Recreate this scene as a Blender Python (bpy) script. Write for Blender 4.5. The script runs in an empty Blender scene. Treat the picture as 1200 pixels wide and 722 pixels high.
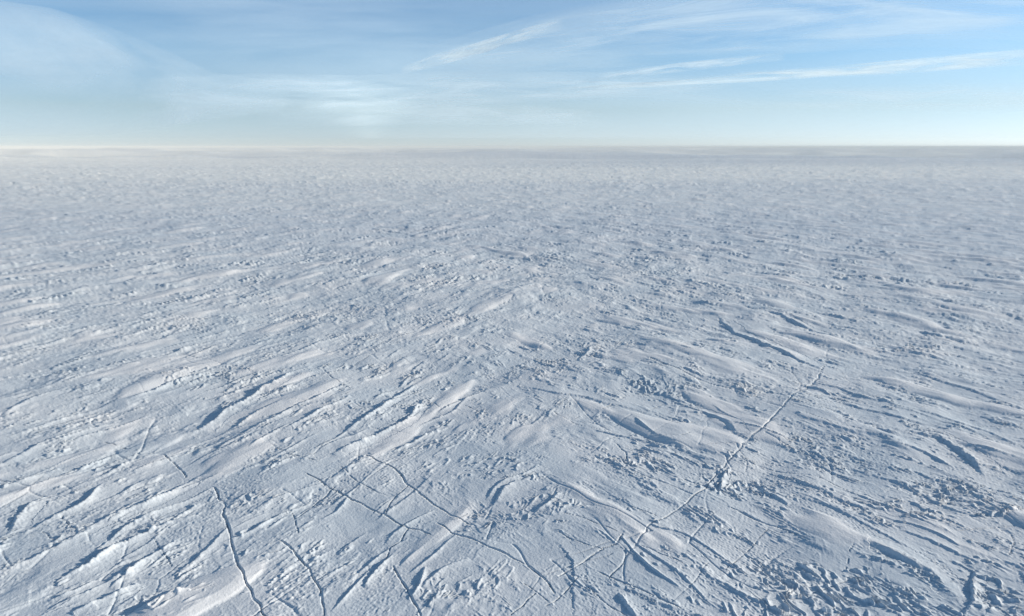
import bpy, math, random
import numpy as np

# ------------------------------------------------------------------ camera, sky, sun, exposure
SC = bpy.context.scene
COL = SC.collection
H = 30.0                                   # the aircraft flies 30 m above the snow
PITCH = math.atan(189.0 / 800.0)
cam = bpy.data.cameras.new('camera')
cam.sensor_width = 36.0
cam.lens = 24.0
cam.clip_start = 0.5
cam.clip_end = 900000.0
cam_ob = bpy.data.objects.new('camera', cam)
COL.objects.link(cam_ob)
cam_ob.location = (0, 0, H)
cam_ob.rotation_euler = (math.pi / 2 - PITCH, 0, 0)
SC.camera = cam_ob

SUN_EL = math.radians(16.5)
SUN_AZ = math.radians(78.0)                # clockwise from straight ahead (+Y): the sun stands to the right

SC.view_settings.view_transform = 'Standard'
SC.view_settings.look = 'None'
SC.view_settings.exposure = 0.33
SC.cycles.volume_bounces = 2
SC.view_settings.gamma = 1.0
SC.view_settings.use_curve_mapping = False

world = bpy.data.worlds.new('World')
SC.world = world
world.use_nodes = True
wn, wl = world.node_tree.nodes, world.node_tree.links
wn.clear()
sky = wn.new('ShaderNodeTexSky')
sky.sky_type = 'NISHITA'
sky.sun_disc = False
sky.sun_elevation = SUN_EL
sky.sun_rotation = SUN_AZ
sky.altitude = 2500.0
sky.air_density = 1.0
sky.dust_density = 0.6
sky.ozone_density = 1.2
bg = wn.new('ShaderNodeBackground')
bg.inputs['Strength'].default_value = 0.118
wo = wn.new('ShaderNodeOutputWorld')
# pale ice-crystal air near the horizon, all the way round: it whitens what the clear-air model leaves yellow
tc = wn.new('ShaderNodeTexCoord')
sx = wn.new('ShaderNodeSeparateXYZ')
wl.new(tc.outputs['Generated'], sx.inputs[0])
tint = wn.new('ShaderNodeValToRGB')
te = tint.color_ramp.elements
te[0].position = 0.0; te[0].color = (0.63, 0.75, 1.14, 1)
te[1].position = 0.5; te[1].color = (0.66, 0.86, 0.83, 1)
e = te.new(0.05); e.color = (0.64, 0.70, 0.82, 1)
e = te.new(0.12); e.color = (0.69, 0.84, 0.94, 1)
e = te.new(0.22); e.color = (0.66, 0.88, 1.0, 1)
wl.new(sx.outputs['Z'], tint.inputs['Fac'])
mx = wn.new('ShaderNodeMix'); mx.data_type = 'RGBA'; mx.blend_type = 'MULTIPLY'
mx.inputs['Factor'].default_value = 1.0
wl.new(sky.outputs[0], mx.inputs[6]); wl.new(tint.outputs[0], mx.inputs[7])
wl.new(mx.outputs[2], bg.inputs[0])
wl.new(bg.outputs[0], wo.inputs[0])

sun = bpy.data.lights.new('sun', 'SUN')
sun.energy = 4.7
sun.angle = math.radians(0.5)
sun.color = (1.0, 0.88, 0.72)
sun_ob = bpy.data.objects.new('sun', sun)
COL.objects.link(sun_ob)
sun_ob.location = (200, 60, 100)
sun_ob.rotation_euler = (math.pi / 2 - SUN_EL, 0, -SUN_AZ + math.pi)
# a sun lamp shines along its -Z: checked below
import mathutils
_d = mathutils.Vector((math.sin(SUN_AZ) * math.cos(SUN_EL), math.cos(SUN_AZ) * math.cos(SUN_EL), math.sin(SUN_EL)))
sun_ob.rotation_euler = _d.to_track_quat('Z', 'Y').to_euler()

# ------------------------------------------------------------------ helpers
def tag(o, label=None, cat=None, group=None, kind=None):
    if label: o['label'] = label
    if cat: o['category'] = cat
    if group: o['group'] = group
    if kind: o['kind'] = kind
    return o

def ground(px, py):
    """Point of the plain under a spot of the survey photograph (1200 x 722)."""
    u = (px - 600.0) / 800.0
    v = -(py - 361.0) / 800.0
    dy = math.cos(PITCH) + v * math.sin(PITCH)
    dz = -math.sin(PITCH) + v * math.cos(PITCH)
    t = H / -dz
    return (u * t, dy * t)

def mesh_object(name, verts, quads, mat, fresh=None):
    me = bpy.data.meshes.new(name)
    me.vertices.add(len(verts))
    me.vertices.foreach_set('co', np.ascontiguousarray(verts, dtype=np.float32).ravel())
    n = len(quads)
    me.loops.add(n * 4)
    me.loops.foreach_set('vertex_index', np.ascontiguousarray(quads, dtype=np.int32).ravel())
    me.polygons.add(n)
    me.polygons.foreach_set('loop_start', np.arange(n, dtype=np.int32) * 4)
    me.polygons.foreach_set('use_smooth', np.full(n, SMOOTH, dtype=bool))
    me.update(calc_edges=True)
    me.materials.append(mat)
    if fresh is not None:
        at = me.attributes.new('fresh', 'FLOAT', 'POINT')
        at.data.foreach_set('value', np.ascontiguousarray(fresh, dtype=np.float32))
    o = bpy.data.objects.new(name, me)
    COL.objects.link(o)
    return o
SMOOTH = True

def sstep(a, b, x):
    t = np.clip((x - a) / (b - a), 0, 1)
    return t * t * (3 - 2 * t)

# ------------------------------------------------------------------ noise tiles
N = 4096
CELL = 0.07
def noise(n, L, lu, lv, seed, bw=0.55, rough=0.0):
    """Periodic n x n noise of a tile L metres wide, wavelengths about lu (along) by lv (across), unit deviation.
    rough > 0 keeps finer octaves with a power-law tail."""
    rng = np.random.default_rng(seed)
    ku = np.fft.rfftfreq(n, L / n)[None, :]         # axis 1 = u (along the wind)
    kv = np.fft.fftfreq(n, L / n)[:, None]
    kmax_u = (14.0 if rough else 3.2) / lu
    kmax_v = (14.0 if rough else 3.2) / lv
    iu = np.where(ku[0] <= kmax_u)[0]
    iv = np.where(np.abs(kv[:, 0]) <= kmax_v)[0]
    q = np.sqrt((ku[:, iu] * lu) ** 2 + (kv[iv] * lv) ** 2) + 1e-6
    a = np.exp(-(np.log(q) / bw) ** 2)
    if rough:
        a = np.maximum(a, np.where(q > 1, q ** (-rough), 0))
    ph = rng.standard_normal(a.shape) + 1j * rng.standard_normal(a.shape)
    spec = np.zeros((n, n // 2 + 1), np.complex64)
    spec[np.ix_(iv, iu)] = a * ph
    # inverse transform in two passes, the first only on the columns in use
    tmp = np.zeros_like(spec)
    tmp[:, iu] = np.fft.ifft(spec[:, iu], axis=0)
    f = np.empty((n, n), np.float32)
    for k in range(0, n, 512):
        f[k:k + 512] = np.fft.irfft(tmp[k:k + 512], n=n, axis=1)
    f -= f.mean()
    return f / f.std()

def bil(tile, x, y, cell):
    """Wrapped bilinear lookup; x runs along axis 1."""
    n = tile.shape[0]
    fx = x / cell; fy = y / cell
    ix = np.floor(fx); iy = np.floor(fy)
    tx = (fx - ix).astype(np.float32); ty = (fy - iy).astype(np.float32)
    ix = ix.astype(np.int64) % n; iy = iy.astype(np.int64) % n
    jx = (ix + 1) % n; jy = (iy + 1) % n
    a = tile[iy, ix] * (1 - tx) + tile[iy, jx] * tx
    b = tile[jy, ix] * (1 - tx) + tile[jy, jx] * tx
    return a * (1 - ty) + b * ty

def shift(tile, du, dv):
    """tile resampled at u + du, v + dv (in metres), du and dv arrays."""
    n = tile.shape[0]
    out = np.empty_like(tile)
    base = np.arange(n) * CELL
    for k in range(0, n, 512):
        sl = slice(k, k + 512)
        U = base[None, :] + du[sl]
        V = base[sl][:, None] + dv[sl]
        out[sl] = bil(tile, U, V, CELL)
    return out

L = N * CELL
def saw(x, cut=0.10):
    """Overlapping slabs: a slope that steepens to a crest, then a short drop."""
    f = x - np.floor(x)
    up = np.clip(f / (1 - cut), 0, 1)
    return (0.30 * up + 0.70 * up ** 6) * (1 - sstep(1 - cut, 1.0, f))

def sastrugi_tile(seed):
    """Height of wind-carved snow, wind along +u: a flat dimpled crust, low plates with crisp edges, and scattered
    groups of flutes and torn teeth."""
    V = (np.arange(N) * CELL)[:, None].astype(np.float32)
    warp = noise(N, L, 8, 4, seed + 2, rough=1.7)
    warp2 = noise(N, L, 2.2, 1.3, seed + 3, rough=1.5)
    patch = noise(N, L, 15, 8, seed + 1, rough=1.6)            # where the crust is torn up
    rough = sstep(1.2, 1.6, patch)
    # plates: flat tops, short steep edges
    n1 = noise(N, L, 15, 3.6, seed + 4, bw=0.8)
    n1 = shift(n1, 0.7 * np.clip(n1, -1, 2) + 0.4 * warp, 0.22 * warp + 0.10 * warp2)
    edge_on = 0.25 + 0.75 * sstep(-0.2, 1.0, patch)
    h = (0.075 * sstep(0.75, 0.86, n1) + 0.05 * sstep(1.45, 1.55, n1) - 0.06 * sstep(-1.25, -1.38, n1)) * edge_on
    # flutes: long crests, each dropping off on one side
    n5 = noise(N, L, 10.0, 2.4, seed + 12, bw=0.7)
    fl = noise(N, L, 22, 9, seed + 13, rough=1.6)
    keep5 = sstep(0.2, 1.2, noise(N, L, 7.0, 1.6, seed + 14, bw=0.8))
    per = L / round(L / 1.5)
    flute = saw(V / per + 0.75 * n5 + 0.10 * warp2, 0.13)
    h += 0.21 * flute * sstep(0.85, 1.35, fl) * (0.25 + 0.75 * keep5)
    per = L / round(L / 3.1)
    h += 0.19 * saw(V / per + 0.9 * n5 + 0.15 * warp + 0.04 * warp2, 0.07) * sstep(1.0, 1.8, noise(N, L, 11, 4, seed + 16))
    # torn teeth
    n2 = noise(N, L, 3.4, 1.0, seed + 5, bw=0.7)
    n2 = shift(n2, 0.3 * n2 + 0.35 * warp2, 0.16 * warp2)
    per = L / round(L / 0.9)
    h += 0.20 * saw(V / per * 0.6 + 0.9 * n2 + 0.15 * warp2, 0.16) * rough * (0.3 + 0.7 * sstep(-0.3, 0.9, n2))
    h -= 0.05 * rough
    # chips: short low steps strewn between
    n3 = noise(N, L, 2.0, 0.55, seed + 6, bw=0.6)
    h += 0.036 * sstep(1.6, 1.85, n3 + 0.35 * np.clip(patch, -1.5, 1.5)) + 0.003 * n3
    # dimpled crust
    n4 = noise(N, L, 0.40, 0.26, seed + 7, bw=0.5)
    dim = sstep(-0.5, 0.7, noise(N, L, 22, 10, seed + 8))
    h += n4 * (0.004 + 0.010 * dim)
    # smooth new drifts that bury the rest where they stand higher
    d = noise(N, L, 30, 9, seed + 9, bw=0.7)
    d = shift(d, 1.6 * d, 0.5 * warp)
    D = 0.075 * d - 0.045
    k = 0.03
    m = np.clip(0.5 + 0.5 * (D - h) / k, 0, 1)
    h = h * (1 - m) + D * m + k * m * (1 - m)
    return h.astype(np.float32)

def pyramid(t, levels):
    out = [t]
    for _ in range(levels):
        t = 0.25 * (t[0::2, 0::2] + t[1::2, 0::2] + t[0::2, 1::2] + t[1::2, 1::2])
        out.append(t)
    return out

# ------------------------------------------------------------------ the grid of the plain: fine in the direction flown, coarse elsewhere
az = [0.0]
fine = 0.074
while az[-1] < 44: az.append(az[-1] + fine)
st = fine
while az[-1] < 180:
    st = min(st * 1.25, 6.0)
    az.append(az[-1] + st)
az = az[:-1]
az = np.radians(np.array([-a for a in az[:0:-1]] + az + [0.0])[:-1])
NA = len(az)
rr = [2.5]
while rr[-1] < 33: rr.append(rr[-1] + max(0.06, (33.5 - rr[-1]) * 0.14))
while rr[-1] < 120000:
    r = rr[-1]
    rr.append(r + min(max(0.056, 0.56 * r * r / (H * 683)), 0.02 * r))
rr = np.array(rr)
NR = len(rr)
R2, A2 = np.meshgrid(rr, az, indexing='ij')
X = (R2 * np.sin(A2)).astype(np.float64)
Y = (R2 * np.cos(A2)).astype(np.float64)
dr = np.gradient(rr)

LV = 7
def sample(pyr, x, y, ang, ox, oy, big=1.0, rmin=0.0):
    """Height of a tile whose wind runs along azimuth ang; coarser levels where the grid is coarser."""
    s, c = math.sin(ang), math.cos(ang)
    out = np.zeros_like(x, dtype=np.float32)
    for i0 in range(0, NR, 40):
        sl = slice(i0, i0 + 40)
        r = rr[sl].mean()
        if rr[sl].max() < rmin: continue
        sp = math.sqrt(dr[sl].mean() * r * math.radians(fine)) * 0.45 / big
        lev = min(max(math.log2(sp / CELL), 0), LV)
        l0 = int(lev); f = lev - l0
        U = (x[sl] * s + y[sl] * c) / big + ox
        V = (-x[sl] * c + y[sl] * s) / big + oy
        h = bil(pyr[l0], U - CELL * 0.5 * (2 ** l0 - 1), V - CELL * 0.5 * (2 ** l0 - 1), CELL * 2 ** l0)
        if f > 0.02 and l0 < LV:
            h1 = bil(pyr[l0 + 1], U - CELL * (2 ** l0 - 0.5), V - CELL * (2 ** l0 - 0.5), CELL * 2 ** (l0 + 1))
            h = h * (1 - f) + h1 * f
        out[sl] = h
    return out

WA, WB = math.radians(28), math.radians(-36)          # the two winds that carved the snow
swell = noise(1024, 1600.0, 90, 55, 71, rough=1.6)
swell_far = noise(1024, 24000.0, 2400, 1500, 72, rough=1.5)
blend_n = noise(1024, 700.0, 60, 60, 73)

tA = pyramid(sastrugi_tile(100), LV)
hA = sample(tA, X, Y, WA, 31.0, 12.0)
bA = sample(tA, X, Y, WA, 131.0, 52.0, 2.6, 60)
bA2 = sample(tA, X, Y, WA + 0.1, 131.0, 200.0, 8.0, 250)
del tA
tB = pyramid(sastrugi_tile(200), LV)
hB = sample(tB, X, Y, WB, 75.0, 140.0)
bB = sample(tB, X, Y, WB - 0.1, 10.0, 33.0, 2.6, 60)
bB2 = sample(tB, X, Y, WB - 0.2, 90.0, 133.0, 8.0, 250)
del tB
azd = np.degrees(A2)
wB = sstep(-16, 14, azd + 7.0 * bil(blend_n, X, Y, 700 / 1024.0))
Z = hA * (1 - 0.8 * wB) + hB * (0.15 + 0.85 * wB)
farw = sstep(60, 260, R2)
Z *= 1.0 + 0.4 * sstep(45, 110, R2)
Z += 3.0 * (bA * (1 - 0.8 * wB) + bB * (0.15 + 0.85 * wB)) * sstep(70, 200, R2)
Z += 7.0 * (bA2 * (1 - 0.8 * wB) + bB2 * (0.15 + 0.85 * wB)) * sstep(280, 800, R2)
Z *= 1.0 - 0.45 * np.exp(-((X + 2) / 15) ** 2 - ((Y - 50) / 15) ** 2)
# smooth fresh drifts lie over the worn crust in long tongues
drift_n = noise(1024, 640.0, 42, 13, 74, bw=0.8, rough=1.8)
def tongues(ang, o):
    s_, c_ = math.sin(ang), math.cos(ang)
    return bil(drift_n, X * s_ + Y * c_ + o, -X * c_ + Y * s_ + 2 * o, 640 / 1024.0)
dn = tongues(WA, 0) * (1 - wB) + tongues(WB, 77) * wB
dn = dn * (1 - 0.5 * sstep(200, 500, R2)) + 0.7 * tongues(WB + 0.4, 300) * sstep(200, 500, R2)
dn = dn - 1.1 * np.exp(-((X + 2) / 17) ** 2 - ((Y - 46) / 15) ** 2)
FRESH = sstep(0.55, 1.25, dn).astype(np.float32)
Z = Z * (1 - 0.85 * FRESH) + (0.04 + 0.17 * np.clip(dn - 0.55, 0, 2) * (1 + 0.5 * sstep(80, 200, R2))) * FRESH
Z += 0.22 * bil(swell, X * 0.8 + Y * 0.6, -X * 0.6 + Y * 0.8, 1600 / 1024.0) * sstep(0, 60, R2)
Z += bil(swell_far, X + 3000, Y + 900, 24000 / 1024.0) * 14.0 * sstep(600, 5000, R2)
Z = Z.astype(np.float32)
Z = np.where(Z > 12, 12 + 12 * np.tanh((Z - 12) / 12), Z)
Z[R2 > 60000] = np.minimum(Z[R2 > 60000], 2.0)

# ------------------------------------------------------------------ hairline net: polygons of fine straight cracks in the crust
def hairlines(imax, size, ang, stretch, width, depth, seed):
    rg = np.random.default_rng(seed)
    n = 64
    jx = rg.random((n, n)).astype(np.float32); jy = rg.random((n, n)).astype(np.float32); on = rg.random((n, n)).astype(np.float32)
    sl = slice(0, imax)
    s, c = math.sin(ang), math.cos(ang)
    x = X[sl]; y = Y[sl]
    w1 = bil(blend_n, x * 9 + 50, y * 9, 700 / 1024.0); w2 = bil(blend_n, x * 9, y * 9 + 300, 700 / 1024.0)
    u = ((x * s + y * c) / stretch + 0.10 * w1) / size; v = ((-x * c + y * s) + 0.10 * w2) / size
    iu = np.floor(u).astype(np.int64); iv = np.floor(v).astype(np.int64)
    f1 = np.full(u.shape, 9.0, np.float32); f2 = f1.copy(); o1 = np.zeros_like(f1); o2 = np.zeros_like(f1)
    for a in (-1, 0, 1):
        for b in (-1, 0, 1):
            p, q = (iu + a) % n, (iv + b) % n
            d = np.hypot(iu + a + jx[p, q] - u, iv + b + jy[p, q] - v).astype(np.float32)
            o = on[p, q]
            lt = d < f1; lt2 = (~lt) & (d < f2)
            f2 = np.where(lt, f1, np.where(lt2, d, f2)); o2 = np.where(lt, o1, np.where(lt2, o, o2))
            f1 = np.where(lt, d, f1); o1 = np.where(lt, o, o1)
    e = (f2 - f1) * size * 0.6
    vis = sstep(0.35, 0.75, (o1 * 7.3 + o2 * 7.3) % 1.0) * sstep(-0.9, 0.3, bil(blend_n, x * 2.0, y * 2.0, 700 / 1024.0))
    Z[sl] -= (depth * np.exp(-(e / width) ** 2) * vis).astype(np.float32)
im = int(np.searchsorted(rr, 170))
hairlines(im, 4.6, math.radians(40), 1.6, 0.05, 0.07, 5)
hairlines(im, 9.0, math.radians(-50), 1.3, 0.06, 0.08, 6)

# ------------------------------------------------------------------ measured forms of the near field
def box_of(pts, pad):
    xs = [p[0] for p in pts]; ys = [p[1] for p in pts]
    rmin = min(math.hypot(a, b) for a, b in pts) - pad
    rmax = max(math.hypot(a, b) for a, b in pts) + pad
    a0 = min(math.atan2(a, b) for a, b in pts) - pad / max(rmin, 5)
    a1 = max(math.atan2(a, b) for a, b in pts) + pad / max(rmin, 5)
    i0, i1 = np.searchsorted(rr, [rmin, rmax])
    j0, j1 = np.searchsorted(az, [a0, a1])
    return slice(max(i0 - 1, 0), i1 + 1), slice(max(j0 - 1, 0), j1 + 1)

def along(pts, sl, wob=0.0, seed=0, wl=1.3):
    """Signed distance (positive = to the right of the line's direction) and position 0..1 along a polyline."""
    x = X[sl].astype(np.float32); y = Y[sl].astype(np.float32)
    if wob:
        rg = random.Random(seed)
        for k in range(4):
            a = rg.uniform(0, 6.28); q = rg.uniform(0.6, 2.2) / wl; p1 = rg.uniform(0, 6.28); p2 = rg.uniform(0, 6.28)
            cx = np.sin((x * math.cos(a) + y * math.sin(a)) * q * 6.28 / 2 + p1) * wob / (1 + k)
            cy = np.sin((y * math.cos(a) - x * math.sin(a)) * q * 6.28 / 2 + p2) * wob / (1 + k)
            x = x + cx; y = y + cy
    best = np.full(x.shape, 1e9, np.float32); sd = best.copy(); tt = np.zeros_like(best)
    Ls = [math.hypot(b[0] - a[0], b[1] - a[1]) for a, b in zip(pts, pts[1:])]
    tot = sum(Ls); acc = 0
    for (a, b), l in zip(zip(pts, pts[1:]), Ls):
        ux, uy = (b[0] - a[0]) / l, (b[1] - a[1]) / l
        px_, py_ = x - a[0], y - a[1]
        t = np.clip(px_ * ux + py_ * uy, 0, l)
        dx, dy = px_ - t * ux, py_ - t * uy
        d = np.hypot(dx, dy)
        side = np.sign(px_ * uy - py_ * ux)
        m = d < best
        best[m] = d[m]; sd[m] = (d * side)[m]; tt[m] = ((acc + t) / tot)[m]
        acc += l
    return sd, best, tt

OWN = np.full(Z.shape, -1, np.int16)      # which separate form a vertex belongs to
FORMS = []

def new_form(name, label, cat, group):
    FORMS.append((name, label, cat, group))
    return len(FORMS) - 1

def blur(z, a, b):
    for ax, w in ((0, a), (1, b)):
        w = min(w, z.shape[ax] // 2 - 1)
        if w < 1: continue
        pad = [(0, 0), (0, 0)]; pad[ax] = (w + 1, w)
        c = np.cumsum(np.pad(z.astype(np.float64), pad, mode='edge'), axis=ax)
        z = (c[2 * w + 1:] - c[:-2 * w - 1]) if ax == 0 else (c[:, 2 * w + 1:] - c[:, :-2 * w - 1])
        z = z / (2 * w + 1)
    return z

def ridge(px, h, wl_, wr, label=None, own=None, wob=0.12, seed=0, smooth=0.35, world_pts=False):
    """A snow ridge: crest along px (photo points running away from the camera), steep lee flank wl_ metres to its
    left, gentle windward flank wr metres to its right."""
    pts = list(px) if world_pts else [ground(*p) for p in px]
    sl = box_of(pts, max(wl_, wr) * 1.6 + 1.0)
    sd, dist, t = along(pts, sl, wob * 2.2, seed, 6.0)
    xx = X[sl]; yy = Y[sl]
    jag = 0.04 * bil(TEETH, xx * 1.6 + seed * 9, yy * 1.6, 60.0 / 1024) + 0.025 * bil(TEETH, xx * 4.1, yy * 4.1 + seed * 4, 60.0 / 1024)
    sd = sd + jag * min(wr, 1.5)
    env = np.clip(np.sin(np.clip(t, 0.0, 1.0) * math.pi), 0, 1) ** 0.55
    env = env * (0.88 + 0.12 * np.sin(t * 9 + seed))
    right = 0.6 * np.exp(-(np.maximum(sd, 0) / (0.26 * wr)) ** 1.1) + 0.4 * np.exp(-(np.maximum(sd, 0) / wr) ** 1.6)
    left = 1 - sstep(0, wl_ * 0.7, -sd)
    prof = np.where(sd >= 0, right, left)
    end = np.where((t <= 0.0) | (t >= 1.0), np.exp(-(dist / (0.5 * wr)) ** 2), 1.0)
    env = env * (0.9 + 0.13 * np.clip(bil(TEETH, xx * 0.5 + seed, yy * 0.5, 60.0 / 1024), -1.5, 1.2))
    b = h * env * prof
    z = Z[sl]
    r0 = math.hypot(*pts[0])
    zs = blur(z, max(int(0.8 / dr[sl[0]].mean()), 1), max(int(0.8 / (r0 * math.radians(fine))), 1))
    # the drift smooths what it buries
    cover = np.clip(b / (0.35 * h + 1e-4), 0, 1) * smooth * (sd > 0)
    loc = z * (1 - cover) + cover * zs
    Z[sl] = loc + b
    if own is not None:
        m = (env > 0.30) & (sd > -wl_ * 0.75) & (sd < wr * 0.85) & (dist < max(wl_, wr))
        O = OWN[sl]; O[m] = own

def patch(px, py, rx, ry, amp, seed, own=None, ang=0.0):
    """A field of torn, tooth-like sastrugi round a photo point; rx, ry in metres; teeth run along azimuth ang."""
    c = ground(px, py)
    sl = box_of([c], max(rx, ry) * 1.3)
    x = X[sl] - c[0]; y = Y[sl] - c[1]
    e = np.exp(-((x / rx) ** 2 + (y / ry) ** 2) * 0.9) + 0.20 * bil(TEETH, X[sl] * 0.35 + seed * 5, Y[sl] * 0.35, 60.0 / 1024)
    s, co = math.sin(ang), math.cos(ang)
    U = X[sl] * s + Y[sl] * co + seed * 7.3; V = -X[sl] * co + Y[sl] * s + seed * 3.1
    n = bil(TEETH_S, U, V, 60.0 / 1024)
    t = 2.2 * saw(V / 1.2 + 0.5 * n, 0.16) * (0.35 + 0.65 * sstep(-0.3, 0.8, bil(TEETH_S, V * 0.8, U * 0.8, 60.0 / 1024))) - 0.35
    k = sstep(0.30, 0.85, e)
    Z[sl] += 0.72 * amp * k * t
    if own is not None:
        m = k > 0.25
        O = OWN[sl]; O[m] = own

def hollow(px, wl_, dpt, seed=0):
    """A smooth trough along a line."""
    pts = [ground(*p) for p in px]
    sl = box_of(pts, wl_ * 2 + 0.5)
    sd, dist, t = along(pts, sl, 0.1, seed)
    Z[sl] -= dpt * np.exp(-(dist / wl_) ** 2) * np.sin(np.clip(t, 0.02, 0.98) * math.pi) ** 0.5

TEETH = noise(1024, 60.0, 3.4, 1.1, 300, bw=0.65, rough=2.8)
w_ = noise(1024, 60.0, 3, 3, 301)
_b = np.arange(1024) * (60.0 / 1024)
TEETH = bil(TEETH, _b[None, :] + 0.45 * w_ + 0.4 * TEETH, _b[:, None] + 0.35 * np.roll(w_, 200, 0), 60.0 / 1024)

TEETH_S = noise(1024, 60.0, 3.4, 2.0, 310, bw=0.6)
TEETH_S = bil(TEETH_S, _b[None, :] + 0.3 * w_ + 0.3 * TEETH_S, _b[:, None] + 0.25 * np.roll(w_, 200, 0), 60.0 / 1024)

def crack(px, width, depth, label=None, lip=0.5, seed=0):
    """A contraction crack carved through the crust, its edges a little raised."""
    pts = [ground(*p) for p in px]
    sl = box_of(pts, 2.0)
    sd, dist, t = along(pts, sl, 0.05, seed + 40, 1.6)
    depth = 1.0 * depth * (0.55 + 0.45 * np.sin(t * 31 + seed * 2.1) * np.sin(t * 13 + seed))
    w = width * 0.42 * (0.55 + 0.45 * np.clip(np.sin(np.clip(t, 0, 1) * math.pi), 0, 1) ** 0.5 + 0.18 * np.sin(t * 23 + seed))
    g = 1 - sstep(0.7, 1.0, dist / w)
    l = np.exp(-((dist - w * 1.9) / (w * 1.1)) ** 2)
    # the side towards the sun stands a little proud, so the gap lies in shade
    ux, uy = pts[-1][0] - pts[0][0], pts[-1][1] - pts[0][1]
    sgn = 1.0 if (uy * math.sin(SUN_AZ) - ux * math.cos(SUN_AZ)) > 0 else -1.0
    proud = 0.16 * depth * np.exp(-np.maximum(dist - w, 0) / 0.45) * (dist > w) * (sd * sgn > 0)
    Z[sl] += -depth * g + proud
    if label:
        own = new_form('snow_crack', label, 'crack', 'cracks in the snow crust')
        m = (dist < w * 1.35)
        O = OWN[sl]; O[m] = own

#@@FORMS
# ---- ridges of the left half run from near-left to far-right, lit on their right flank
RG = 'long snow ridges carved by the wind'
def R_(px, h, wl_, wr, label, seed, **k):
    own = new_form('snow_ridge', label, 'snow ridge', RG) if label else None
    ridge(px, h, wl_, wr, own=own, seed=seed, **k)

R_([(226,505),(262,484),(300,463),(335,442),(362,430)], 0.65, 0.5, 1.7, 'longest bright ridge with a broad dark blue shadow, up left of the forked crack', 1)
R_([(275,512),(325,489),(372,468),(412,450)], 0.4, 0.4, 1.2, 'second straight ridge just below the longest shadowed ridge', 2)
R_([(330,505),(372,486),(402,470)], 0.4, 0.35, 1.0, None, 3)
R_([(392,535),(440,512),(470,494),(497,474)], 0.6, 0.45, 1.3, 'bright ridge curling round a dimpled mound, left of the picture middle', 4)
R_([(408,507),(440,484),(468,466),(486,450)], 0.55, 0.45, 1.0, 'short ridge with a hooked shadow just above the curling ridge', 5)
R_([(495,500),(530,480),(556,462)], 0.2, 0.2, 0.6, None, 6)
R_([(14,618),(22,604),(38,590),(60,578)], 0.4, 0.4, 1.3, 'blunt snow step with a shaded face at the left edge', 7)
R_([(30,622),(62,606),(92,590),(122,566)], 0.4, 0.3, 0.9, None, 8)
R_([(84,628),(138,602),(196,578),(240,556)], 0.5, 0.55, 1.2, 'upper of the two long broad ridges leading to the top of the left crack', 9)
R_([(112,640),(150,618),(200,594),(245,572)], 0.35, 0.4, 0.9, 'lower of the two long broad ridges leading to the top of the left crack', 10)
R_([(64,684),(110,660),(135,640),(196,614),(232,600)], 0.42, 0.35, 0.8, None, 11)
R_([(128,684),(160,662),(192,642),(212,628)], 0.35, 0.3, 0.7, None, 12)
R_([(84,722),(118,703),(140,690),(162,678)], 0.5, 0.5, 0.9, 'bulging bright ridge with a deep blue hollow in the lower left corner', 13)
R_([(0,668),(40,650),(80,632),(112,620)], 0.35, 0.3, 0.9, None, 14)
R_([(0,545),(46,522),(96,504),(140,494)], 0.4, 0.4, 1.2, None, 15)
R_([(30,506),(80,488),(130,474)], 0.35, 0.4, 1.2, None, 16)
R_([(0,572),(30,560),(70,548)], 0.35, 0.35, 1.0, None, 17)
R_([(120,556),(150,540),(190,528)], 0.35, 0.35, 1.0, None, 18)
R_([(60,702),(84,692),(110,676)], 0.3, 0.3, 0.6, None, 19)
R_([(160,722),(190,704),(215,694)], 0.35, 0.3, 0.7, None, 20)
R_([(500,690),(520,668),(546,656)], 0.3, 0.3, 0.8, None, 21)
R_([(498,716),(512,704),(522,700)], 0.25, 0.25, 0.7, None, 22)
R_([(574,596),(600,574),(626,560),(640,556)], 0.28, 0.3, 0.9, None, 23)
R_([(565,588),(600,566),(630,548)], 0.22, 0.25, 0.6, None, 24)
R_([(628,604),(640,594),(656,582)], 0.3, 0.35, 0.6, 'small bright wedge of snow with a shaded pit, upper centre of the dimpled ground', 25)
R_([(600,506),(618,499),(640,486)], 0.12, 0.2, 0.5, None, 26)
R_([(678,424),(692,408),(706,402)], 0.3, 0.4, 0.8, None, 27)
R_([(150,470),(200,450),(250,436)], 0.4, 0.4, 1.3, None, 29)
R_([(60,455),(110,438),(160,428)], 0.4, 0.5, 1.4, None, 30)
R_([(180,420),(230,404),(280,392)], 0.4, 0.5, 1.5, None, 31)
R_([(330,420),(370,404),(410,392)], 0.45, 0.5, 1.5, None, 32)
R_([(0,490),(40,470),(80,458)], 0.35, 0.5, 1.4, None, 33)
# ---- ridges of the right half run away to the left; the near-left flank is in shade
R_([(972,392),(930,376),(892,362)], 0.3, 0.9, 1.4, 'short dark sided step farther off, above the pale drift right of centre', 41)
R_([(972,436),(930,420),(892,405),(862,390),(845,372)], 0.36, 0.6, 2.4, 'pale cream drift whose far end touches the top of the long right crack', 42)
R_([(1154,556),(1140,541),(1122,527),(1096,514),(1062,507)], 0.36, 0.6, 1.8, 'smooth S shaped drift with a dark blue face near the right edge', 43)
R_([(1112,548),(1080,533),(1054,524)], 0.22, 0.35, 0.9, None, 44)
R_([(868,512),(852,496),(828,484),(790,482)], 0.22, 0.8, 1.5, 'pale rounded drift below the torn block cluster', 45, smooth=0.9)
R_([(926,595),(905,584),(882,576)], 0.25, 0.3, 0.8, None, 46)
R_([(1184,420),(1120,405),(1066,402)], 0.16, 0.6, 1.8, None, 47)
R_([(1200,480),(1140,455),(1080,438),(1020,428)], 0.16, 0.5, 1.7, None, 48)
R_([(1200,530),(1150,505),(1100,490),(1040,476)], 0.15, 0.4, 1.6, None, 49)
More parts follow.
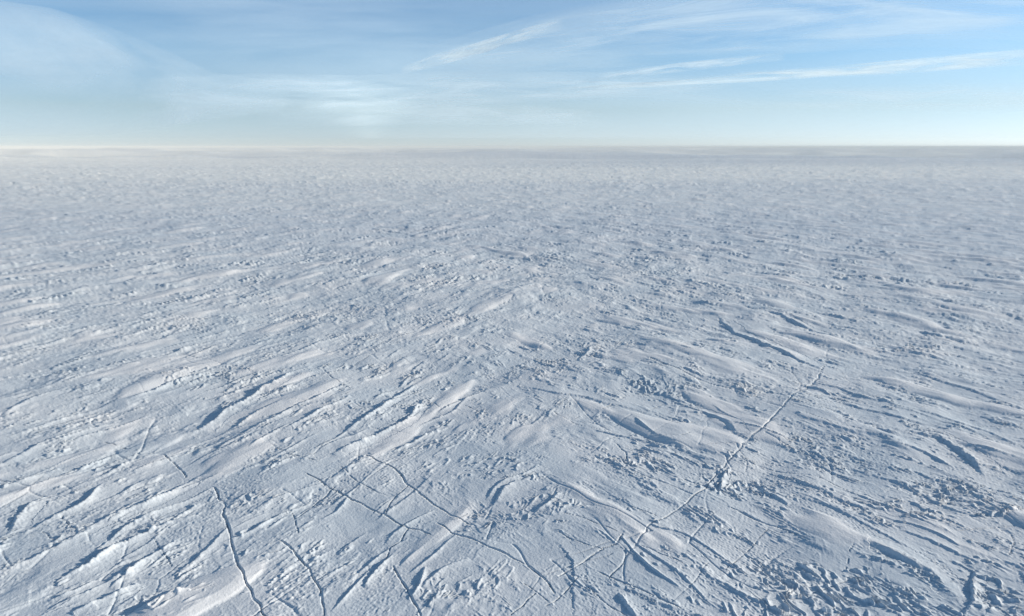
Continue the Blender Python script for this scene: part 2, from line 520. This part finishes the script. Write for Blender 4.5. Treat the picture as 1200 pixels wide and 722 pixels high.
R_([(1090,500),(1040,488),(990,476)], 0.2, 0.4, 1.4, None, 50)
R_([(1130,700),(1090,668),(1050,650),(1012,640)], 0.22, 1.3, 1.6, 'broad smooth drift beside the torn patch at the lower right', 51, smooth=0.9)
R_([(1070,642),(1020,620),(968,596),(930,582)], 0.12, 0.3, 1.2, None, 52)
R_([(1150,610),(1100,590),(1060,570),(1000,552)], 0.15, 0.3, 1.5, None, 53)
R_([(1150,660),(1100,638),(1050,620)], 0.15, 0.3, 1.0, None, 54)
R_([(1132,722),(1142,690),(1146,664)], 0.3, 0.2, 0.9, 'sharp upright crest throwing a jagged shadow in the lower right corner', 55)
R_([(846,586),(853,562),(856,548)], 0.28, 0.2, 0.8, None, 56)
R_([(750,722),(738,706),(728,694)], 0.3, 0.3, 0.6, None, 57)
R_([(668,722),(662,690),(664,660),(650,640)], 0.10, 0.2, 1.3, 'low curved snow lip crossing the fine cracks at bottom centre', 58, wob=0.2, smooth=0.2)
R_([(766,486),(700,470),(650,462),(610,452)], 0.15, 0.5, 2.0, None, 59, smooth=0.9)
R_([(850,350),(800,340),(750,334)], 0.14, 0.7, 2.0, None, 60)
R_([(1010,360),(950,345),(900,330)], 0.15, 0.7, 2.0, None, 61)
R_([(795,712),(770,700),(745,690)], 0.1, 0.3, 0.8, None, 62)
R_([(760,520),(730,512),(700,505)], 0.2, 0.3, 1.0, None, 63)
# ---- many slighter ridges between the measured ones
rg = random.Random(11)
for side, ang, n_, hh in ((-1, WA, 130, 1.1), (1, WB, 60, 0.7)):
    for k in range(n_):
        yy_ = rg.uniform(38, 110)
        xx_ = side * rg.uniform(0.10 if side < 0 else 0.22, 0.85) * yy_
        # they come in bundles
        cxn = bil(blend_n, np.array([[xx_ * 3.0]]), np.array([[yy_ * 3.0]]), 700 / 1024.0)[0, 0]
        if cxn < -0.3: continue
        ln = rg.uniform(2.5, 9.0); a = ang + rg.uniform(-0.10, 0.10); bend = rg.uniform(-0.10, 0.10)
        p = [(xx_, yy_)]
        for q in range(3):
            a += bend
            p.append((p[-1][0] + math.sin(a) * ln / 3, p[-1][1] + math.cos(a) * ln / 3))
        if side > 0: p = p[::-1] if False else p
        ridge(p, hh * rg.uniform(0.10, 0.28), rg.uniform(0.10, 0.20), rg.uniform(0.25, 0.8), seed=200 + k, world_pts=True, smooth=0.2)
# ---- torn patches
PG = 'patches of torn and toothed snow'
def P_(px, py, rx, ry, amp, seed, ang, label=None):
    own = new_form('sastrugi_patch', label, 'sastrugi', PG) if label else None
    patch(px, py, rx, ry, amp, seed, own, ang)
P_(958,700, 5.5,3.6, 0.22, 1, math.radians(-5), 'largest torn patch of curling snow teeth along the bottom edge')
P_(1122,582, 3.6,3.6, 0.24, 2, math.radians(-50), 'churned bright snow patch below the S shaped drift')
P_(765,455, 4.6,3.2, 0.16, 3, math.radians(10), 'cluster of broken snow blocks standing up right of centre')
P_(848,566, 2.8,3.0, 0.17, 4, math.radians(10), 'knot of splintered snow where two cracks cross')
P_(892,572, 2.0,1.6, 0.17, 5, math.radians(-30))
P_(590,548, 3.5,3.0, 0.13, 6, math.radians(35), 'low broken patch of snow chips at the picture centre')
P_(640,595, 3.0,3.0, 0.11, 7, math.radians(30))
P_(745,545, 3.2,2.4, 0.16, 8, math.radians(-20))
P_(1160,690, 2.2,3.0, 0.20, 9, math.radians(-30))
P_(1160,590, 3.6,2.0, 0.09, 10, math.radians(-50))
P_(560,612, 2.4,2.0, 0.10, 11, math.radians(40))
P_(470,478, 2.0,2.0, 0.10, 12, math.radians(40))
P_(1075,408, 6,4, 0.16, 13, math.radians(-20))
P_(690,402, 7,5, 0.11, 14, math.radians(30))
P_(640,430, 6,4, 0.14, 15, math.radians(30))
P_(510,375, 9,6, 0.13, 16, math.radians(30))
P_(790,320, 14,5, 0.15, 17, math.radians(-10))
P_(370,370, 10,6, 0.12, 18, math.radians(30))
P_(200,380, 12,7, 0.12, 19, math.radians(30))
P_(930,400, 6,4, 0.07, 20, math.radians(-30))
P_(870,450, 4,3, 0.09, 21, math.radians(-30))
P_(1000,520, 4,2.6, 0.08, 22, math.radians(-40))
P_(935,520, 2.6,1.8, 0.15, 23, math.radians(30))
P_(240,440, 6,4, 0.16, 24, math.radians(30))
P_(120,610, 5,3, 0.07, 25, math.radians(28))
P_(430,480, 4,3, 0.10, 26, math.radians(30))
P_(1050,600, 5,2.6, 0.10, 27, math.radians(-40))
P_(190,700, 4,2.2, 0.10, 28, math.radians(30))
P_(540,690, 3,2, 0.07, 29, math.radians(40))

# ---- cracks
CR = [
 ([(252,570),(256,583),(263,590),(262,602),(268,616),(270,630),(273,642),(277,655),(284,672),(295,695),(312,726)], .15, .28, 'longest open crack at the left, zigzagging down to the bottom edge'),
 ([(330,632),(345,644),(362,664),(370,680),(378,700),(380,724)], .13, .24, 'shorter crack just right of the long left crack, running off the bottom'),
 ([(340,596),(345,608),(350,624)], .09, .16, None),
 ([(346,606),(372,586),(392,570)], .10, .18, None),
 ([(400,547),(417,564),(444,577)], .08, .16, None),
 ([(360,556),(385,570),(425,590),(450,602),(478,617),(492,619),(505,626)], .10, .20, 'thin crack crossing the dimpled snow left of centre, meeting the forked crack'),
 ([(429,533),(463,550),(479,568),(509,591),(530,604),(552,616)], .11, .20, 'bent crack left of centre whose elbow joins two others'),
 ([(479,568),(462,582),(450,602)], .11, .22, None),
 ([(512,612),(530,624),(548,631),(570,644),(588,649),(610,660),(628,672),(643,686),(650,696)], .12, .22, 'long winding crack sloping down to the right across the bottom centre'),
 ([(478,617),(470,630),(458,640),(453,655),(448,661)], .13, .22, None),
 ([(460,664),(470,680),(482,700),(492,724)], .13, .26, 'short dark crack leaving the bottom edge left of centre'),
 ([(965,430),(958,444),(945,456),(932,463),(920,476),(905,492),(895,504),(876,517),(862,534),(845,552),(826,575),(808,588),(796,600),(775,612),(758,622),(750,635),(736,655),(722,670),(714,680)], .125, .20, 'longest crack of all, from the cream drift right of centre down through the splintered knot'),
 ([(730,632),(722,643),(706,647),(690,655),(675,668),(656,677)], .15, .22, 'stubby crack with a bright edge at the foot of the curved snow lip'),
 ([(655,628),(680,640),(705,648)], .08, .16, None),
 ([(700,672),(725,684),(758,697),(796,715)], .09, .18, 'straight fine crack just below the lower end of the longest crack'),
 ([(752,643),(780,655),(800,664)], .08, .15, None),
 ([(678,679),(662,696),(640,712)], .10, .18, None),
 ([(688,690),(705,705),(735,724)], .10, .18, None),
 ([(614,685),(630,697),(642,706)], .09, .16, None),
 ([(626,697),(612,713),(598,722)], .11, .20, None),
 ([(660,606),(690,615),(724,629)], .07, .14, None),
 ([(762,424),(790,436),(820,449),(850,457),(880,462)], .12, .16, 'far faint crack running level above the broken snow blocks'),
 ([(800,565),(825,572),(845,578),(870,586)], .13, .22, None),
 ([(857,598),(885,610),(905,617),(935,628)], .10, .18, 'fine crack leading right from below the splintered knot'),
 ([(316,520),(339,533),(368,541)], .09, .16, None),
 ([(105,510),(125,516),(152,522)], .09, .16, None),
 ([(190,531),(209,545),(220,557)], .13, .20, None),
 ([(73,602),(80,612),(87,619)], .08, .16, None),
 ([(48,620),(60,628),(70,634)], .08, .16, None),
 ([(179,627),(188,641),(200,660)], .08, .16, None),
 ([(376,430),(386,440),(398,450)], .12, .16, None),
 ([(545,474),(560,482),(572,486)], .10, .16, None),
 ([(488,462),(505,472),(516,478)], .10, .14, None),
 ([(722,522),(733,532),(735,545)], .16, .2, None),
 ([(740,600),(757,605),(768,609)], .10, .18, None),
 ([(960,560),(985,572),(1010,580),(1040,590)], .10, .14, None),
 ([(940,486),(975,500),(1010,508),(1050,520)], .10, .16, None),
 ([(640,480),(680,500),(720,508)], .07, .12, None),
 ([(1185,625),(1190,636),(1182,650)], .10, .14, None),
 ([(900,620),(870,650),(845,672)], .07, .12, None),
 ([(860,640),(900,664),(950,690)], .07, .12, None),
 ([(1000,640),(994,655),(990,668)], .07, .12, None),
]
for i, (px, w, d, lb) in enumerate(CR):
    crack(px, w, d, lb, seed=i)
#@@END

# ------------------------------------------------------------------ snow
def snow_material():
    m = bpy.data.materials.new('snow')
    m.use_nodes = True
    nt = m.node_tree; nd = nt.nodes; lk = nt.links
    b = nd['Principled BSDF']
    b.inputs['Base Color'].default_value = (0.86, 0.88, 0.90, 1)
    b.inputs['Roughness'].default_value = 0.6
    b.inputs['Specular IOR Level'].default_value = 0.15
    geo = nd.new('ShaderNodeNewGeometry')
    # hard blue-grey glaze against fresh white drift
    n0 = nd.new('ShaderNodeTexNoise'); n0.inputs['Scale'].default_value = 0.09; n0.inputs['Detail'].default_value = 6
    lk.new(geo.outputs['Position'], n0.inputs['Vector'])
    cr = nd.new('ShaderNodeValToRGB')
    cr.color_ramp.elements[0].position = 0.35; cr.color_ramp.elements[0].color = (0.77, 0.825, 0.85, 1)
    cr.color_ramp.elements[1].position = 0.80; cr.color_ramp.elements[1].color = (0.92, 0.915, 0.90, 1)
    att = nd.new('ShaderNodeAttribute'); att.attribute_name = 'fresh'
    fr = nd.new('ShaderNodeMath'); fr.operation = 'MULTIPLY'; fr.inputs[1].default_value = 0.28
    lk.new(att.outputs['Fac'], fr.inputs[0])
    fa = nd.new('ShaderNodeMath'); fa.operation = 'ADD'
    lk.new(n0.outputs['Fac'], fa.inputs[0]); lk.new(fr.outputs[0], fa.inputs[1])
    lk.new(fa.outputs[0], cr.inputs['Fac'])
    # cloud shadow put into the snow colour as kilometre-wide blue-grey bands
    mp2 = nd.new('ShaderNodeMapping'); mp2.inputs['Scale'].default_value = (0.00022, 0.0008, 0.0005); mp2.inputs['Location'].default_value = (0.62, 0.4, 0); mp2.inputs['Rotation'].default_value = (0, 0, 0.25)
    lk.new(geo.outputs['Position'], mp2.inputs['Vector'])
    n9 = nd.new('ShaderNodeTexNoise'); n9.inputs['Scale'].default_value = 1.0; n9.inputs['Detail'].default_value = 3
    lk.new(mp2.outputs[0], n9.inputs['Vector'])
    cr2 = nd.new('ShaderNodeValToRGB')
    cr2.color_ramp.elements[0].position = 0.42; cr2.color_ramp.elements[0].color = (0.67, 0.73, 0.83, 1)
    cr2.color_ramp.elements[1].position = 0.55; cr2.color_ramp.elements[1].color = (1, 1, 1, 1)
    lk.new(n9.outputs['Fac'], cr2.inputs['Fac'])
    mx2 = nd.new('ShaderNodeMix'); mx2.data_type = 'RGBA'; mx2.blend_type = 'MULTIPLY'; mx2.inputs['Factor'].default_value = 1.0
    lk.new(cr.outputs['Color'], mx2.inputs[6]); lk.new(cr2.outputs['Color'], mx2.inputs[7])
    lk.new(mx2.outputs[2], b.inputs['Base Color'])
    # fine relief, stretched along the two winds
    hs = []
    for ang, su, sv, w in ((28, 1.2, 4.2, 0.25), (-36, 1.2, 4.2, 0.25), (0, 5.2, 5.2, 0.6)):
        mp = nd.new('ShaderNodeMapping'); mp.vector_type = 'TEXTURE'
        mp.inputs['Rotation'].default_value = (0, 0, math.radians(90 - ang))
        mp.inputs['Scale'].default_value = (1 / su, 1 / sv, 1)
        lk.new(geo.outputs['Position'], mp.inputs['Vector'])
        n = nd.new('ShaderNodeTexNoise'); n.inputs['Scale'].default_value = 1.0
        n.inputs['Detail'].default_value = 3; n.inputs['Roughness'].default_value = 0.6
        lk.new(mp.outputs[0], n.inputs['Vector'])
        mu = nd.new('ShaderNodeMath'); mu.operation = 'MULTIPLY'; mu.inputs[1].default_value = w
        lk.new(n.outputs['Fac'], mu.inputs[0]); hs.append(mu)
    a1 = nd.new('ShaderNodeMath'); a1.operation = 'ADD'
    lk.new(hs[0].outputs[0], a1.inputs[0]); lk.new(hs[1].outputs[0], a1.inputs[1])
    a2 = nd.new('ShaderNodeMath'); a2.operation = 'ADD'
    lk.new(a1.outputs[0], a2.inputs[0]); lk.new(hs[2].outputs[0], a2.inputs[1])
    bp = nd.new('ShaderNodeBump')
    bp.inputs['Strength'].default_value = 1.0
    bp.inputs['Distance'].default_value = 0.05
    lk.new(a2.outputs[0], bp.inputs['Height'])
    lk.new(bp.outputs[0], b.inputs['Normal'])
    return m
SNOW = snow_material()

ii, jj = np.meshgrid(np.arange(NR - 1), np.arange(NA), indexing='ij')
j2 = (jj + 1) % NA
Q = np.stack([ii * NA + jj, (ii) * NA + j2, (ii + 1) * NA + j2, (ii + 1) * NA + jj], -1).reshape(-1, 4)[:, ::-1]
P = np.stack([X, Y, Z], -1).reshape(-1, 3)
own = OWN.ravel()
base = P.copy()
inner = own >= 0
# under a separate form the plain lies lower
base[inner, 2] -= 0.25
qo = own[Q]
core = np.sort(qo, 1)[:, -1]                      # the form that claims the quad
keep = ~(qo >= 0).all(1)
fq = Q[:, :]
mesh = mesh_object('snow_field', base, fq, SNOW, FRESH.ravel())
tag(mesh, 'wide white plain of wind carved snow reaching the horizon', None, None, 'structure')
for k, (name, label, cat, group) in enumerate(FORMS):
    sel = Q[core == k]
    if not len(sel):
        print('EMPTY FORM', label); continue
    vid, inv = np.unique(sel, return_inverse=True)
    v = P[vid]
    org = v.mean(0)
    o = mesh_object(name, v - org, inv.reshape(-1, 4), SNOW, FRESH.ravel()[vid])
    o.location = org.tolist()
    tag(o, label, cat, group)

# ------------------------------------------------------------------ high ice clouds, 8 km up, each a wavy sheet lit through by the sun
def cloud_material(name, dens, fu, fv, seed, soft=0.5, col=(0.76, 0.90, 1.0, 1)):
    m = bpy.data.materials.new(name)
    m.use_nodes = True
    nt = m.node_tree; nd = nt.nodes; lk = nt.links
    nd.clear()
    out = nd.new('ShaderNodeOutputMaterial')
    uv = nd.new('ShaderNodeUVMap'); uv.uv_map = 'sheet'
    sep = nd.new('ShaderNodeSeparateXYZ'); lk.new(uv.outputs[0], sep.inputs[0])
    def mth(op, a, b=None, clamp=False):
        n = nd.new('ShaderNodeMath'); n.operation = op; n.use_clamp = clamp
        for i, q in enumerate((a, b)):
            if q is None: continue
            if isinstance(q, (int, float)): n.inputs[i].default_value = q
            else: lk.new(q, n.inputs[i])
        return n.outputs[0]
    U, V = sep.outputs[0], sep.outputs[1]
    def tex(su, sv, det, off):
        c = nd.new('ShaderNodeCombineXYZ')
        lk.new(mth('MULTIPLY', U, su), c.inputs[0]); lk.new(mth('MULTIPLY', V, sv), c.inputs[1]); c.inputs[2].default_value = off
        n = nd.new('ShaderNodeTexNoise'); n.inputs['Scale'].default_value = 1; n.inputs['Detail'].default_value = det
        n.inputs['Roughness'].default_value = 0.55; n.inputs['Distortion'].default_value = 0.6
        lk.new(c.outputs[0], n.inputs['Vector'])
        return n.outputs['Fac']
    # thin out towards every edge, raggedly
    rag = mth('MULTIPLY', mth('SUBTRACT', tex(fu * 0.5, fv * 0.4, 4, seed + 3.3), 0.5), 1.7)
    ev = mth('MULTIPLY', mth('MULTIPLY', V, mth('SUBTRACT', 1.0, V)), 4.0)
    eu = mth('MULTIPLY', mth('MULTIPLY', U, mth('SUBTRACT', 1.0, U)), 4.0)
    edge = mth('MULTIPLY', mth('POWER', ev, soft), mth('POWER', eu, 0.6))
    vv = mth('MULTIPLY', mth('ADD', edge, mth('MULTIPLY', rag, edge)), 1.0, True)
    fib = mth('MULTIPLY', mth('SUBTRACT', tex(fu, fv, 6, seed), 0.30), 2.6, True)
    al = mth('MULTIPLY', mth('MULTIPLY', vv, fib), dens, True)
    tr = nd.new('ShaderNodeBsdfTransparent')
    tl = nd.new('ShaderNodeBsdfTranslucent')
    tl.inputs['Color'].default_value = col
    # ice crystals catch the light whichever way the sheet faces
    nv = nd.new('ShaderNodeCombineXYZ')
    for i in range(3): nv.inputs[i].default_value = -_d[i]
    lk.new(nv.outputs[0], tl.inputs['Normal'])
    mix = nd.new('ShaderNodeMixShader')
    lk.new(al, mix.inputs[0]); lk.new(tr.outputs[0], mix.inputs[1]); lk.new(tl.outputs[0], mix.inputs[2])
    lk.new(mix.outputs[0], out.inputs['Surface'])
    return m

def aloft(px, py, alt):
    u = (px - 600.0) / 800.0
    v = -(py - 361.0) / 800.0
    dy = math.cos(PITCH) + v * math.sin(PITCH)
    dz = -math.sin(PITCH) + v * math.cos(PITCH)
    t = (alt - H) / max(dz, 0.012)
    return (u * t, dy * t, alt)

def cloud(stations, dens, fu, fv, seed, label, alt=8000.0, soft=0.5, col=(0.76, 0.90, 1.0, 1)):
    """stations: (x, upper y, lower y) along the sheet, as seen in the survey photograph."""
    n, mrows = 48, 12
    xs = np.array([s_[0] for s_ in stations], float)
    tt = np.linspace(0, 1, n + 1)
    key = np.linspace(0, 1, len(stations))
    cx = np.interp(tt, key, xs)
    up = np.interp(tt, key, [s_[1] for s_ in stations]); lo = np.interp(tt, key, [s_[2] for s_ in stations])
    rg = random.Random(seed)
    verts = []; uvs = []
    for i in range(n + 1):
        for j in range(mrows + 1):
            v = j / mrows
            p = aloft(cx[i], lo[i] * (1 - v) + up[i] * v, alt)
            z = p[2] + 120 * math.sin(p[0] / 9000 + seed) * math.cos(p[1] / 13000)
            verts.append((p[0], p[1], z)); uvs.append((tt[i], v))
    verts = np.array(verts); org = verts.mean(0)
    quads = [(i * (mrows + 1) + j, (i + 1) * (mrows + 1) + j, (i + 1) * (mrows + 1) + j + 1, i * (mrows + 1) + j + 1)
             for i in range(n) for j in range(mrows)]
    o = mesh_object('cirrus_cloud', verts - org, np.array(quads), cloud_material('ice_cloud', dens, fu, fv, seed, soft, col))
    o.location = org.tolist()
    ul = o.data.uv_layers.new(name='sheet')
    li = np.empty(len(o.data.loops), np.int32); o.data.loops.foreach_get('vertex_index', li)
    ul.data.foreach_set('uv', np.array(uvs, np.float32)[li].ravel())
    tag(o, label, 'cloud', 'thin ice clouds across the sky')
    return o

cloud([(-260,-20,150),(-60,-6,158),(60,12,160),(130,34,158),(190,58,150),(250,84,140),(340,96,130)], 0.72, 2.2, 1.6, 1.0,
      'wide grey white veil on the left with a curved upper edge', alt=6900, soft=0.28)
cloud([(-700,-90,171),(-200,-90,171),(300,-90,171),(800,-90,171),(1300,-90,171),(1900,-90,171)], 0.30, 5, 3.0, 9.0,
      'very thin milky veil that whitens the whole sky behind the other clouds', alt=9500, soft=0.25)
cloud([(150,92,150),(300,84,140),(420,88,132),(540,84,124),(660,84,118),(780,86,112),(860,90,104)], 0.55, 7, 4, 2.0,
      'pale flat band stretching across the middle of the sky', alt=7600, soft=0.6)
cloud([(470,78,88),(510,62,78),(560,48,64),(605,35,50),(660,20,36)], 0.9, 6, 2.4, 3.0,
      'bright slanting wisp rising to the top edge above the middle of the picture', alt=6200, soft=0.6, col=(0.84, 0.95, 1.0, 1))
cloud([(500,52,90),(620,20,84),(760,-6,76),(900,-20,66),(1060,-30,56),(1240,-40,62),(1420,-40,60)], 0.62, 5, 4.5, 4.0,
      'large thin veil over the upper right of the sky with slanting fibres', alt=8800, soft=0.5)
cloud([(640,102,107),(760,96,103),(880,84,98),(960,78,92),(1040,70,88),(1120,62,82),(1220,54,76),(1360,40,66)], 0.9, 8, 2.0, 5.0,
      'crisp white streak climbing to the right edge above the horizon', alt=6300, soft=0.6, col=(0.84, 0.95, 1.0, 1))
cloud([(700,86,96),(780,76,88),(850,68,80),(920,60,72)], 1.1, 4, 1.6, 6.0,
      'short faint streak lying just above the crisp white one', alt=8200, soft=0.9)
cloud([(300,120,150),(420,118,148),(520,118,146),(600,122,148),(660,126,146),(700,130,142)], 0.55, 4, 2.2, 7.0,
      'low creamy bank close above the horizon at the middle', alt=7200, soft=0.7)
cloud([(900,104,128),(1020,100,130),(1150,98,132),(1300,96,134)], 0.5, 3, 2.4, 8.0,
      'barely visible low haze streak above the horizon on the right', alt=7000, soft=0.8)

# ------------------------------------------------------------------ drifting ice haze over the plain
HB = 130000.0
zt = H + 2.5 if Z[R2 < 200].max() < H else H + 2.5
zt = max(zt, 34.0)
hv = np.array([(x, y, z) for z in (-25.0, zt) for y in (-HB, HB) for x in (-HB, HB)])
hq = np.array([(0, 2, 3, 1), (4, 5, 7, 6), (0, 1, 5, 4), (2, 6, 7, 3), (0, 4, 6, 2), (1, 3, 7, 5)])
hm = bpy.data.materials.new('haze')
hm.use_nodes = True
hn = hm.node_tree.nodes; hn.clear()
ho = hn.new('ShaderNodeOutputMaterial'); hp = hn.new('ShaderNodeVolumePrincipled')
hp.inputs['Color'].default_value = (1.0, 0.975, 0.90, 1)
hp.inputs['Density'].default_value = 1.0 / 3800.0
hp.inputs['Anisotropy'].default_value = -0.4
hm.node_tree.links.new(hp.outputs[0], ho.inputs['Volume'])
SMOOTH = False
hz = mesh_object('haze', hv, hq, hm)
tag(hz, kind='stuff')
print('Z range', Z.min(), Z.max())
print('grid', NR, NA, NR * NA, 'forms', len(FORMS))
